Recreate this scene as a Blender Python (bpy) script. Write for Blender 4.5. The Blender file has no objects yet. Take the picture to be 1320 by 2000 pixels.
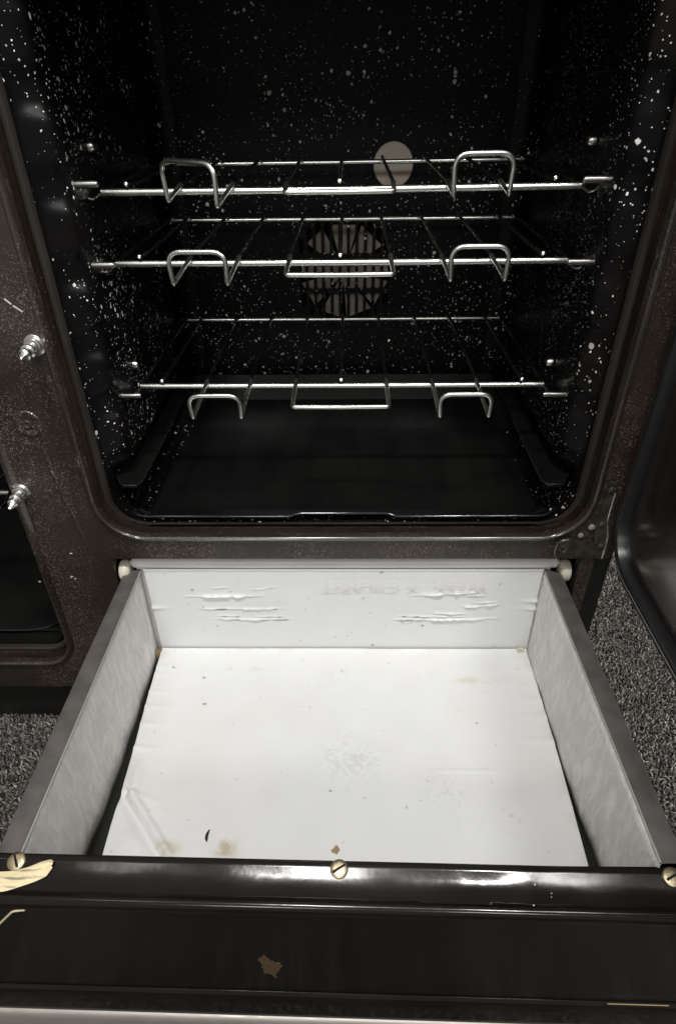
import bpy, bmesh, math, random
import numpy as np
from mathutils import Vector, Matrix

random.seed(7)
rng = np.random.default_rng(7)
scene = bpy.context.scene
COL = scene.collection

# ------------------------------------------------------------------ camera
CAM = Vector((0.0081, -0.6875, 0.700))
def fitted_axes(p, yw, r):
    Rz = Matrix.Rotation(yw, 3, 'Z'); Rx = Matrix.Rotation(-p, 3, 'X'); Ry = Matrix.Rotation(r, 3, 'Y')
    return Rz @ Rx @ Ry
R3 = fitted_axes(0.6527, 0.0211, 0.013)
right, fwd, up = R3.col[0], R3.col[1], R3.col[2]
cam_data = bpy.data.cameras.new('camera')
cam = bpy.data.objects.new('camera', cam_data)
COL.objects.link(cam)
M = Matrix((right, up, -fwd)).transposed().to_4x4()
M.translation = CAM
cam.matrix_world = M
cam_data.sensor_fit = 'VERTICAL'
cam_data.sensor_height = 36.0
cam_data.lens = 1252.0 / 2000.0 * 36.0
cam_data.shift_y = 111.0 / 2000.0
cam_data.clip_start = 0.02
cam_data.clip_end = 50
scene.camera = cam

# ------------------------------------------------------------------ world, lamps, exposure
world = bpy.data.worlds.new('World')
scene.world = world
world.use_nodes = True
world.node_tree.nodes['Background'].inputs['Color'].default_value = (1.0, 0.97, 0.92, 1)
world.node_tree.nodes['Background'].inputs['Strength'].default_value = 0.32

def overhead_light(loc, power, size, target):
    l = bpy.data.lights.new('overhead_light', 'AREA')
    l.shape = 'DISK'; l.size = size; l.energy = power; l.color = (1.0, 0.985, 0.955)
    o = bpy.data.objects.new('overhead_light', l)
    COL.objects.link(o)
    o.location = loc
    d = Vector(target) - Vector(loc)
    o.rotation_euler = d.to_track_quat('-Z', 'Y').to_euler()
    return o
overhead_light((-0.15, -1.05, 2.40), 24, 0.24, (-0.1, -0.3, 0.2))
overhead_light((0.527, -1.05, 2.40), 15, 0.15, (0.2, -0.3, 0.2))
overhead_light((-0.85, -1.05, 2.40), 1.8, 0.20, (-0.2, -0.3, 0.2))
overhead_light((1.90, -0.70, 2.40), 42, 0.20, (0.5, -0.2, 0.0))  # added light with no known source, brightens the carpet beyond the door
overhead_light((-0.55, -3.3, 2.40), 17, 0.55, (-0.1, 0.0, 0.5))
overhead_light((0.75, -3.3, 2.40), 14, 0.55, (0.1, 0.0, 0.5))

vs = scene.view_settings
vs.view_transform = 'Standard'; vs.look = 'None'; vs.exposure = 0.0; vs.gamma = 1.0
vs.use_curve_mapping = False
scene.render.engine = 'CYCLES'
scene.render.resolution_x = 675; scene.render.resolution_y = 1024
scene.cycles.max_bounces = 8

# ------------------------------------------------------------------ materials
def nt(name):
    m = bpy.data.materials.new(name); m.use_nodes = True
    t = m.node_tree
    return m, t, t.nodes['Principled BSDF']
def N(t, kind, **kw):
    n = t.nodes.new(kind)
    for k, v in kw.items():
        if k.startswith('i_'):
            n.inputs[k[2:].replace('_', ' ')].default_value = v
        else:
            setattr(n, k, v)
    return n
def L(t, a, b): t.links.new(a, b)
def math_node(t, op, a, b=None, clamp=False):
    n = t.nodes.new('ShaderNodeMath'); n.operation = op; n.use_clamp = clamp
    for i, x in enumerate((a, b)):
        if x is None: continue
        if isinstance(x, (int, float)): n.inputs[i].default_value = x
        else: t.links.new(x, n.inputs[i])
    return n.outputs[0]
def mixcol(t, fac, a, b):
    n = t.nodes.new('ShaderNodeMix'); n.data_type = 'RGBA'
    if isinstance(fac, (int, float)): n.inputs[0].default_value = fac
    else: t.links.new(fac, n.inputs[0])
    for i, x in ((6, a), (7, b)):
        if isinstance(x, tuple): n.inputs[i].default_value = x if len(x) == 4 else (*x, 1)
        else: t.links.new(x, n.inputs[i])
    return n.outputs[2]
def ramp(t, src, a, b):
    n = t.nodes.new('ShaderNodeMapRange'); n.inputs[1].default_value = a; n.inputs[2].default_value = b
    n.interpolation_type = 'SMOOTHSTEP'
    t.links.new(src, n.inputs[0]); return n.outputs[0]
def bump(t, bsdf, h, strength, dist):
    n = t.nodes.new('ShaderNodeBump'); n.inputs['Strength'].default_value = strength
    n.inputs['Distance'].default_value = dist
    t.links.new(h, n.inputs['Height']); t.links.new(n.outputs[0], bsdf.inputs['Normal'])

def speck_layer(t, co, scale, rmin, rmax, power, clump=None):
    v = N(t, 'ShaderNodeTexVoronoi'); v.inputs['Scale'].default_value = scale
    L(t, co, v.inputs['Vector'])
    sep = N(t, 'ShaderNodeSeparateColor'); L(t, v.outputs['Color'], sep.inputs[0])
    r = math_node(t, 'POWER', sep.outputs[0], power)
    r = math_node(t, 'MULTIPLY', r, rmax - rmin)
    r = math_node(t, 'ADD', r, rmin)
    if clump is not None: r = math_node(t, 'MULTIPLY', r, clump)
    d = math_node(t, 'SUBTRACT', r, v.outputs['Distance'])
    d = math_node(t, 'MULTIPLY', d, 40.0, clamp=True)
    return d, sep.outputs[1]

def enamel(name, base, rough, layers, speck, coat=0.0, grime=0.0, bumpy=0.0, spec=0.5, base2=None, rough2=None):
    m, t, b = nt(name)
    tc = N(t, 'ShaderNodeTexCoord')
    w = N(t, 'ShaderNodeTexNoise'); w.inputs['Scale'].default_value = 260; L(t, tc.outputs['Object'], w.inputs['Vector'])
    off = N(t, 'ShaderNodeVectorMath', operation='SCALE'); off.inputs['Scale'].default_value = 0.0035
    L(t, w.outputs['Color'], off.inputs[0])
    add = N(t, 'ShaderNodeVectorMath', operation='ADD'); L(t, tc.outputs['Object'], add.inputs[0]); L(t, off.outputs[0], add.inputs[1])
    cl = N(t, 'ShaderNodeTexNoise'); cl.inputs['Scale'].default_value = 14; cl.inputs['Detail'].default_value = 3
    L(t, tc.outputs['Object'], cl.inputs['Vector'])
    clump = ramp(t, cl.outputs[0], 0.30, 0.62)
    clump = math_node(t, 'ADD', math_node(t, 'MULTIPLY', clump, 0.65), 0.45)
    col = base
    big = N(t, 'ShaderNodeTexNoise'); big.inputs['Scale'].default_value = 9; big.inputs['Detail'].default_value = 5
    L(t, tc.outputs['Object'], big.inputs['Vector'])
    if base2: col = mixcol(t, ramp(t, big.outputs[0], 0.35, 0.68), base, base2)
    for (scale, rmin, rmax, power) in layers:
        f, rnd = speck_layer(t, add.outputs[0], scale, rmin, rmax, power, clump)
        sc = mixcol(t, rnd, tuple(c * 0.45 for c in speck), speck)
        col = mixcol(t, f, col, sc)
    if isinstance(col, tuple): b.inputs['Base Color'].default_value = (*col, 1)
    else: L(t, col, b.inputs['Base Color'])
    b.inputs['Specular IOR Level'].default_value = spec
    b.inputs['Coat Weight'].default_value = coat; b.inputs['Coat Roughness'].default_value = 0.12
    if rough2:
        g = ramp(t, big.outputs[0], 0.3, 0.7)
        L(t, math_node(t, 'ADD', math_node(t, 'MULTIPLY', g, rough2 - rough), rough), b.inputs['Roughness'])
    else: b.inputs['Roughness'].default_value = rough
    if bumpy:
        nb = N(t, 'ShaderNodeTexNoise'); nb.inputs['Scale'].default_value = 90; nb.inputs['Detail'].default_value = 4
        L(t, tc.outputs['Object'], nb.inputs['Vector']); bump(t, b, nb.outputs[0], bumpy, 0.002)
    return m

def metal(name, base, rough, rough2=None, metallic=1.0, scale=60, base2=None, bumpy=0.0, stretch=None):
    m, t, b = nt(name)
    b.inputs['Metallic'].default_value = metallic
    tc = N(t, 'ShaderNodeTexCoord'); co = tc.outputs['Object']
    if stretch:
        mp = N(t, 'ShaderNodeMapping'); mp.inputs['Scale'].default_value = stretch
        L(t, co, mp.inputs['Vector']); co = mp.outputs[0]
    n = N(t, 'ShaderNodeTexNoise'); n.inputs['Scale'].default_value = scale; n.inputs['Detail'].default_value = 6
    L(t, co, n.inputs['Vector'])
    f = ramp(t, n.outputs[0], 0.3, 0.7)
    if base2: L(t, mixcol(t, f, base, base2), b.inputs['Base Color'])
    else: b.inputs['Base Color'].default_value = (*base, 1)
    if rough2 is None: rough2 = rough * 1.5
    L(t, math_node(t, 'ADD', math_node(t, 'MULTIPLY', f, rough2 - rough), rough), b.inputs['Roughness'])
    if bumpy: bump(t, b, n.outputs[0], bumpy, 0.002)
    return m

M_CAV = enamel('cavity_enamel', (0.0032, 0.0032, 0.004), 0.40,
               [(270, 0.0, 0.22, 1.2), (180, 0.0, 0.22, 1.6), (105, 0.0, 0.24, 2.0), (60, 0.0, 0.16, 2.4)], (0.92, 0.91, 0.87), bumpy=0.05,
               base2=(0.0055, 0.0048, 0.0045), spec=0.15)
M_CAVPLAIN = enamel('cavity_flange_enamel', (0.022, 0.019, 0.017), 0.30, [], (0, 0, 0), base2=(0.036, 0.031, 0.027))
M_FRAME = enamel('brown_enamel', (0.019, 0.0128, 0.0104), 0.36,
                 [(760, 0.0, 0.46, 1.1), (520, 0.0, 0.36, 1.6), (300, 0.0, 0.20, 2.4)], (0.22, 0.175, 0.145), bumpy=0.06,
                 base2=(0.029, 0.0200, 0.0158), rough2=0.5, coat=0.4)
M_BEAD = enamel('bead_enamel', (0.017, 0.0118, 0.0098), 0.34, [(760, 0.0, 0.40, 1.3), (520, 0.0, 0.30, 1.8)], (0.22, 0.175, 0.145), bumpy=0.12,
                base2=(0.027, 0.019, 0.0152), rough2=0.45, coat=1.0)
M_RECESS = enamel('burnt_recess_enamel', (0.021, 0.0135, 0.0095), 0.34, [(300, 0.0, 0.30, 2.0), (160, 0.0, 0.3, 2.0)], (0.09, 0.05, 0.028), bumpy=0.8,
                  base2=(0.010, 0.007, 0.005))
M_DOOR = enamel('door_panel_enamel', (0.012, 0.0085, 0.0075), 0.16, [(420, 0.0, 0.10, 3.0)], (0.10, 0.08, 0.07), bumpy=0.10,
                base2=(0.019, 0.014, 0.012), rough2=0.26, spec=0.9, coat=0.8)
M_TRAY = enamel('tray_enamel', (0.0055, 0.0055, 0.0055), 0.17, [(260, 0.0, 0.07, 3.0)], (0.06, 0.06, 0.06), bumpy=0.12,
                base2=(0.0085, 0.0085, 0.008), rough2=0.26, spec=0.45)
M_GLOSS = enamel('black_gloss_enamel', (0.006, 0.005, 0.0047), 0.11, [(170, 0.0, 0.035, 4.0)], (0.2, 0.2, 0.2), bumpy=0.05,
                 base2=(0.009, 0.007, 0.0063), rough2=0.18, spec=0.35)
M_GLASSBLACK = enamel('black_fascia', (0.0042, 0.0040, 0.0040), 0.16, [(420, 0.0, 0.10, 3.2)], (0.03, 0.028, 0.027), bumpy=0.04,
                      base2=(0.0065, 0.006, 0.0058), rough2=0.24, spec=0.18)
M_RUBBER = enamel('black_rubber', (0.012, 0.012, 0.013), 0.34, [], (0, 0, 0))
M_PLINTH = enamel('black_plinth_paint', (0.006, 0.006, 0.0065), 0.45, [], (0, 0, 0), base2=(0.01, 0.01, 0.01))
M_DARK = enamel('dark_inner_steel', (0.006, 0.006, 0.006), 0.7, [], (0, 0, 0))
M_CHROME = metal('chrome_wire', (0.80, 0.80, 0.77), 0.24, 0.32, scale=25)
M_PEG = metal('dull_peg', (0.24, 0.235, 0.23), 0.25, 0.4)
M_RIM = enamel('glossy_rim_enamel', (0.012, 0.012, 0.013), 0.10, [], (0, 0, 0), spec=1.0)
M_WIRE = metal('shaded_chrome_wire', (0.13, 0.125, 0.12), 0.24, 0.40)  # chrome darkened: the dim oven's shade is put into the wire colour
M_STEEL = metal('bright_steel', (0.66, 0.64, 0.60), 0.20, 0.36, scale=220)
M_BRASS = metal('brass_screw', (0.62, 0.50, 0.30), 0.32, 0.5, base2=(0.48, 0.42, 0.30), scale=300)
def galvanised():
    m, t, b = nt('galvanised_steel')
    tc = N(t, 'ShaderNodeTexCoord')
    def nz(scale, st, detail=6, dist=0.0, rough=.6):
        mp = N(t, 'ShaderNodeMapping'); mp.inputs['Scale'].default_value = st; mp.inputs['Rotation'].default_value = (.5, 0, 0)
        L(t, tc.outputs['Object'], mp.inputs['Vector'])
        n = N(t, 'ShaderNodeTexNoise'); n.inputs['Scale'].default_value = scale; n.inputs['Detail'].default_value = detail
        n.inputs['Distortion'].default_value = dist; n.inputs['Roughness'].default_value = rough
        L(t, mp.outputs[0], n.inputs['Vector']); return n.outputs[0]
    big = ramp(t, nz(11, (1, 1, 1.6)), .3, .7)
    streak = ramp(t, nz(46, (1, 2.6, .8), 7, .7, .62), .36, .66)
    fine = nz(150, (1, 2.2, .8), 5, .8)
    c = mixcol(t, big, (.74, .72, .68), (.84, .825, .79))
    c = mixcol(t, math_node(t, 'MULTIPLY', math_node(t, 'SUBTRACT', 1.0, streak), .40), c, (.36, .345, .32))
    spot = N(t, 'ShaderNodeTexVoronoi'); spot.inputs['Scale'].default_value = 95; L(t, tc.outputs['Object'], spot.inputs['Vector'])
    sp = math_node(t, 'MULTIPLY', math_node(t, 'SUBTRACT', .085, spot.outputs['Distance']), 30, clamp=True)
    c = mixcol(t, math_node(t, 'MULTIPLY', sp, .55), c, (.20, .19, .18))
    L(t, c, b.inputs['Base Color'])
    b.inputs['Metallic'].default_value = .12
    L(t, math_node(t, 'ADD', math_node(t, 'MULTIPLY', streak, .2), .42), b.inputs['Roughness'])
    bump(t, b, math_node(t, 'ADD', math_node(t, 'MULTIPLY', fine, .4), streak), .32, .0014)
    return m
M_GALV = galvanised()
M_FLANGE = metal('drawer_flange', (0.10, 0.092, 0.088), 0.45, 0.6, metallic=0.25, scale=35, base2=(0.15, 0.137, 0.132), bumpy=0.03)
M_EDGE = metal('flange_edge', (0.50, 0.48, 0.45), 0.35, 0.5, metallic=0.5)
M_HINGE = metal('hinge_steel', (0.055, 0.046, 0.040), 0.34, 0.55, metallic=0.55, scale=90, base2=(0.10, 0.085, 0.072), bumpy=0.25)
M_FAN = metal('fan_steel', (0.20, 0.176, 0.155), 0.6, 0.7, metallic=0.0, scale=120, base2=(0.27, 0.238, 0.207))
M_DISC = metal('lamp_cover_grey', (0.50, 0.445, 0.37), 0.5, 0.65, metallic=0.0, scale=40, base2=(0.57, 0.51, 0.425))
M_TRIM = metal('satin_trim', (0.52, 0.48, 0.45), 0.32, 0.45, metallic=0.55)
M_NYLON = enamel('cream_nylon', (0.70, 0.66, 0.54), 0.42, [], (0, 0, 0), base2=(0.62, 0.57, 0.45))
M_WHITE = enamel('white_painted_rail', (0.74, 0.73, 0.72), 0.36, [(70, 0.0, 0.05, 3.0)], (0.1, 0.1, 0.1), base2=(0.66, 0.65, 0.65))
def cream():
    m, t, b = nt('cream_filler')
    tc = N(t, 'ShaderNodeTexCoord')
    mp = N(t, 'ShaderNodeMapping'); mp.inputs['Scale'].default_value = (.10, 1, .3); mp.inputs['Rotation'].default_value = (0, 0, -.22)
    L(t, tc.outputs['Object'], mp.inputs['Vector'])
    n = N(t, 'ShaderNodeTexNoise'); n.inputs['Scale'].default_value = 420; n.inputs['Detail'].default_value = 4; L(t, mp.outputs[0], n.inputs['Vector'])
    f = ramp(t, n.outputs[0], .30, .50)
    c = mixcol(t, f, (.26, .22, .16), (.80, .68, .42))
    L(t, c, b.inputs['Base Color']); b.inputs['Roughness'].default_value = .5
    bump(t, b, n.outputs[0], .5, .001)
    return m
M_CREAM = cream()
M_PALE = enamel('pale_edge_paint', (0.62, 0.55, 0.36), 0.4, [], (0, 0, 0))
M_TAN = enamel('tan_card', (0.38, 0.27, 0.13), 0.8, [], (0, 0, 0), base2=(0.28, 0.20, 0.10))
M_STAINB = enamel('brown_residue', (0.085, 0.052, 0.026), 0.6, [], (0, 0, 0), base2=(0.05, 0.03, 0.015), bumpy=0.3)
M_CHIP = enamel('pale_chip', (0.55, 0.54, 0.52), 0.4, [], (0, 0, 0))
M_BLACKBIT = enamel('black_bit', (0.008, 0.008, 0.008), 0.5, [], (0, 0, 0))

def attr_mat(name, rough, fibre=0.0, spec=0.4, bumpscale=0):
    m, t, b = nt(name)
    a = N(t, 'ShaderNodeAttribute'); a.attribute_name = 'tint'
    tc = N(t, 'ShaderNodeTexCoord')
    n = N(t, 'ShaderNodeTexNoise'); n.inputs['Scale'].default_value = 22; n.inputs['Detail'].default_value = 5
    L(t, tc.outputs['Object'], n.inputs['Vector'])
    f = math_node(t, 'ADD', math_node(t, 'MULTIPLY', n.outputs[0], 0.10), 0.95)
    sc = N(t, 'ShaderNodeVectorMath', operation='SCALE'); L(t, a.outputs['Color'], sc.inputs[0]); L(t, f, sc.inputs['Scale'])
    L(t, sc.outputs[0], b.inputs['Base Color'])
    b.inputs['Roughness'].default_value = rough; b.inputs['Specular IOR Level'].default_value = spec
    if bumpscale:
        n2 = N(t, 'ShaderNodeTexNoise'); n2.inputs['Scale'].default_value = bumpscale; n2.inputs['Detail'].default_value = 5
        L(t, tc.outputs['Object'], n2.inputs['Vector']); bump(t, b, n2.outputs[0], 0.10, 0.002)
    return m
M_CARD = attr_mat('white_card', 0.48, bumpscale=60)
M_PILE = attr_mat('carpet_yarn', 0.9, spec=0.15)
M_PRINT = enamel('faded_red_print', (0.765, 0.715, 0.71), 0.6, [], (0, 0, 0), base2=(0.79, 0.785, 0.775))
M_CARPET = enamel('carpet_backing', (0.03, 0.029, 0.028), 0.95, [(900, 0.0, 0.35, 1.5)], (0.14, 0.135, 0.13), spec=0.1)

# ------------------------------------------------------------------ mesh helpers
def mesh_obj(name, verts, faces, mat, parent=None, smooth=True, origin=None):
    me = bpy.data.meshes.new(name)
    o3 = Vector(origin) if origin is not None else (Vector(parent['_base']) if parent is not None and '_base' in parent else Vector((0, 0, 0)))
    me.from_pydata([(v[0] - o3[0], v[1] - o3[1], v[2] - o3[2]) for v in verts], [], faces)
    bm = bmesh.new(); bm.from_mesh(me)
    bmesh.ops.remove_doubles(bm, verts=bm.verts, dist=1e-6)
    bmesh.ops.recalc_face_normals(bm, faces=bm.faces)
    bm.to_mesh(me); bm.free()
    me.materials.append(mat)
    for p in me.polygons: p.use_smooth = smooth
    if smooth:
        try: me.set_sharp_from_angle(angle=math.radians(38))
        except Exception: pass
    o = bpy.data.objects.new(name, me); COL.objects.link(o)
    if parent is not None:
        o.parent = parent
        if '_base' in parent: o['_base'] = list(parent['_base'])
    elif origin is not None:
        o.location = origin
        o['_base'] = list(origin)
    return o
def thing(name, label, cat, base, group=None):
    o = bpy.data.objects.new(name, None); COL.objects.link(o)
    o.empty_display_size = 0.02
    o.location = base; o['_base'] = list(base)
    o['label'] = label; o['category'] = cat
    if group: o['group'] = group
    return o
def tag(o, label, cat, group=None):
    o['label'] = label; o['category'] = cat
    if group: o['group'] = group
    return o
class G:
    def __init__(s): s.v = []; s.f = []
    def add(s, v, f):
        k = len(s.v); s.v += [tuple(x) for x in v]; s.f += [[i + k for i in q] for q in f]; return s
    def box(s, x0, x1, y0, y1, z0, z1):
        v = [(x, y, z) for x in (x0, x1) for y in (y0, y1) for z in (z0, z1)]
        return s.add(v, [[0, 1, 3, 2], [4, 6, 7, 5], [0, 4, 5, 1], [2, 3, 7, 6], [0, 2, 6, 4], [1, 5, 7, 3]])
    def bbox(s, x0, x1, y0, y1, z0, z1, b=0.002, seg=2):
        bm = bmesh.new(); bmesh.ops.create_cube(bm, size=1)
        for q in bm.verts:
            q.co = Vector((x0 + (q.co.x + .5) * (x1 - x0), y0 + (q.co.y + .5) * (y1 - y0), z0 + (q.co.z + .5) * (z1 - z0)))
        bmesh.ops.bevel(bm, geom=bm.edges[:], offset=b, segments=seg, affect='EDGES', profile=0.5)
        bm.verts.index_update()
        s.add([q.co[:] for q in bm.verts], [[q.index for q in f.verts] for f in bm.faces]); bm.free(); return s
    def tube(s, pts, r, n=10, closed=False, cap=True, radii=None):
        pts = [Vector(p) for p in pts]; m = len(pts)
        rings = []; ref = None
        for i, p in enumerate(pts):
            a = pts[i - 1] if (i > 0 or closed) else p
            c = pts[(i + 1) % m] if (i < m - 1 or closed) else p
            t = (c - a).normalized()
            if ref is None:
                ref = Vector((0, 0, 1)) if abs(t.z) < .9 else Vector((1, 0, 0))
            u = (ref - t * ref.dot(t)).normalized(); ref = u; w = t.cross(u)
            rr = radii[i] if radii else r
            rings.append([p + (u * math.cos(2 * math.pi * k / n) + w * math.sin(2 * math.pi * k / n)) * rr for k in range(n)])
        v = [q for R in rings for q in R]; f = []
        for i in range(m if closed else m - 1):
            j = (i + 1) % m
            for k in range(n): f.append([i * n + k, i * n + (k + 1) % n, j * n + (k + 1) % n, j * n + k])
        if cap and not closed: f += [list(range(n))[::-1], [(m - 1) * n + k for k in range(n)]]
        return s.add(v, f)
    def lathe(s, base, axis, prof, n=20):
        base = Vector(base); axis = Vector(axis).normalized()
        ref = Vector((0, 0, 1)) if abs(axis.z) < .9 else Vector((1, 0, 0))
        u = (ref - axis * ref.dot(axis)).normalized(); w = axis.cross(u)
        v = []; f = []
        for (h, r) in prof:
            for k in range(n):
                a = 2 * math.pi * k / n
                v.append(base + axis * h + (u * math.cos(a) + w * math.sin(a)) * max(r, 1e-5))
        for i in range(len(prof) - 1):
            for k in range(n): f.append([i * n + k, i * n + (k + 1) % n, (i + 1) * n + (k + 1) % n, (i + 1) * n + k])
        f += [list(range(n))[::-1], [(len(prof) - 1) * n + k for k in range(n)]]
        return s.add(v, f)
    def prism(s, poly, fn0, fn1):
        m = len(poly)
        v = [fn0(*p) for p in poly] + [fn1(*p) for p in poly]
        f = [list(range(m))[::-1], [m + k for k in range(m)]] + [[k, (k + 1) % m, m + (k + 1) % m, m + k] for k in range(m)]
        return s.add(v, f)
    def obj(s, name, mat, parent=None, smooth=True, origin=None):
        return mesh_obj(name, s.v, s.f, mat, parent, smooth, origin)

def fillet(pts, rad, n=5):
    out = [Vector(pts[0])]
    for i in range(1, len(pts) - 1):
        p = Vector(pts[i]); a = Vector(pts[i - 1]); c = Vector(pts[i + 1])
        r = rad[i] if isinstance(rad, (list, tuple)) else rad
        da = (a - p); dc = (c - p)
        la = min(r, da.length * .48); lc = min(r, dc.length * .48)
        s = p + da.normalized() * la; e = p + dc.normalized() * lc
        for k in range(n + 1):
            t = k / n
            out.append(s * (1 - t) ** 2 + p * 2 * t * (1 - t) + e * t * t)
    out.append(Vector(pts[-1])); return out
def rr(x0, x1, z0, z1, r, nc=10, ns=1):
    """rounded rectangle, counter-clockwise from bottom-left corner; ns points on each straight side"""
    P = []
    for (cx, cz, a0) in ((x0 + r, z0 + r, math.pi), (x1 - r, z0 + r, 1.5 * math.pi), (x1 - r, z1 - r, 0), (x0 + r, z1 - r, .5 * math.pi)):
        arc = [(cx + r * math.cos(a0 + k * math.pi / 2 / nc), cz + r * math.sin(a0 + k * math.pi / 2 / nc)) for k in range(nc + 1)]
        if P and ns > 1:
            q = P[-1]
            P += [(q[0] + (arc[0][0] - q[0]) * k / ns, q[1] + (arc[0][1] - q[1]) * k / ns) for k in range(1, ns)]
        P += arc
    if ns > 1:
        q = P[-1]; e = P[0]
        P += [(q[0] + (e[0] - q[0]) * k / ns, q[1] + (e[1] - q[1]) * k / ns) for k in range(1, ns)]
    return P
def loops_mesh(loops, closed=True):
    n = len(loops[0]); v = [p for l in loops for p in l]; f = []
    for i in range(len(loops) - 1):
        for k in range(n if closed else n - 1):
            f.append([i * n + k, i * n + (k + 1) % n, (i + 1) * n + (k + 1) % n, (i + 1) * n + k])
    return v, f
def plate_with_holes(outer, holes, to3):
    bm = bmesh.new()
    for loop in [outer] + holes:
        vs_ = [bm.verts.new(to3(*p)) for p in loop]
        for i in range(len(vs_)): bm.edges.new((vs_[i], vs_[(i + 1) % len(vs_)]))
    bmesh.ops.triangle_fill(bm, use_beauty=True, use_dissolve=False, edges=bm.edges[:])
    bm.verts.index_update()
    v = [q.co[:] for q in bm.verts]; f = [[q.index for q in p.verts] for p in bm.faces]; bm.free()
    return v, f
def smooth01(x): x = np.clip(x, 0, 1); return x * x * (3 - 2 * x)
def noise2(x, y, seed, octaves=4):
    """cheap value noise on arrays"""
    out = np.zeros_like(x); amp = 1.0; tot = 0
    r = np.random.default_rng(seed)
    for o in range(octaves):
        tab = r.random((64, 64)); fx = x * 2 ** o; fy = y * 2 ** o
        ix = np.floor(fx).astype(int); iy = np.floor(fy).astype(int)
        u = smooth01(fx - ix); w = smooth01(fy - iy)
        a = tab[ix % 64, iy % 64]; b = tab[(ix + 1) % 64, iy % 64]; c = tab[ix % 64, (iy + 1) % 64]; d = tab[(ix + 1) % 64, (iy + 1) % 64]
        out += amp * ((a * (1 - u) + b * u) * (1 - w) + (c * (1 - u) + d * u) * w); tot += amp; amp *= .55
    return out / tot

# ================================================================== SETTING: carpet
g = G()
g.add([(-1.6, -1.6, 0), (1.6, -1.6, 0), (1.6, 1.2, 0), (-1.6, 1.2, 0)], [[0, 1, 2, 3]])
carpet = g.obj('carpet', M_CARPET, smooth=False); carpet['kind'] = 'structure'
def pile():
    zones = [(-0.75, -0.22, -0.62, -0.085), (0.22, 0.72, -0.62, 0.36), (-0.33, 0.33, -0.78, -0.475)]
    V = []; F = []; T = []; k = 0
    for (x0, x1, y0, y1) in zones:
        st = 0.0029
        nx = int((x1 - x0) / st); ny = int((y1 - y0) / st)
        gx, gy = np.meshgrid(x0 + (np.arange(nx) + .5) * st, y0 + (np.arange(ny) + .5) * st)
        gx = gx.ravel() + rng.normal(0, .0009, nx * ny); gy = gy.ravel() + rng.normal(0, .0011, nx * ny)
        n = len(gx)
        h = rng.uniform(.0035, .007, n); a = rng.uniform(0, 2 * math.pi, n); lean = rng.uniform(.0015, .006, n)
        w = rng.uniform(.0008, .0014, n)
        lx, ly = np.cos(a) * lean, np.sin(a) * lean
        px, py = -np.sin(a) * w, np.cos(a) * w
        ex, ey = np.cos(a) * w, np.sin(a) * w
        q = np.zeros((n, 7, 3))
        for j, (sx, sy) in enumerate(((px, py), (-px + ex, -py + ey), (-px - ex, -py - ey))):
            q[:, j, 0] = gx + sx; q[:, j, 1] = gy + sy; q[:, j, 2] = .0003
            q[:, 3 + j, 0] = gx + sx * .9 + lx * .45; q[:, 3 + j, 1] = gy + sy * .9 + ly * .45; q[:, 3 + j, 2] = h * .72
        q[:, 6, 0] = gx + lx; q[:, 6, 1] = gy + ly; q[:, 6, 2] = h
        V.append(q.reshape(-1, 3))
        base = (np.arange(n) * 7 + k)[:, None]
        tri = np.array([[0, 1, 4], [0, 4, 3], [1, 2, 5], [1, 5, 4], [2, 0, 3], [2, 3, 5], [3, 4, 6], [4, 5, 6], [5, 3, 6]])
        F.append((base[:, :, None] + tri[None]).reshape(-1, 3))
        c = rng.choice([0.05, 0.09, 0.14, 0.21, 0.32], n, p=[.20, .26, .26, .18, .10]) * 1.25 * rng.uniform(.7, 1.3, n)
        col = np.stack([c * 1.05, c * .985, c * .91, np.ones(n)], 1)
        T.append(np.repeat(col, 7, axis=0)); k += n * 7
    V = np.concatenate(V); F = np.concatenate(F); T = np.concatenate(T)
    me = bpy.data.meshes.new('carpet_pile')
    me.vertices.add(len(V)); me.vertices.foreach_set('co', V.ravel())
    me.loops.add(F.size); me.loops.foreach_set('vertex_index', F.ravel().astype(np.int32))
    me.polygons.add(len(F)); me.polygons.foreach_set('loop_start', np.arange(0, F.size, 3, dtype=np.int32))
    me.update(); me.validate()
    at = me.color_attributes.new('tint', 'FLOAT_COLOR', 'POINT'); at.data.foreach_set('color', T.ravel())
    me.materials.append(M_PILE)
    o = bpy.data.objects.new('carpet_pile', me); COL.objects.link(o)
    o['kind'] = 'stuff'; o['label'] = 'short flecked grey carpet pile around the cooker'; o['category'] = 'carpet'
pile()

# ================================================================== COOKER
YP = -0.130
cooker = thing('range_cooker', 'dark brown speckled enamel range cooker with its tall oven standing open', 'cooker', (0, 0.16, 0))
XL = -0.90
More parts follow.
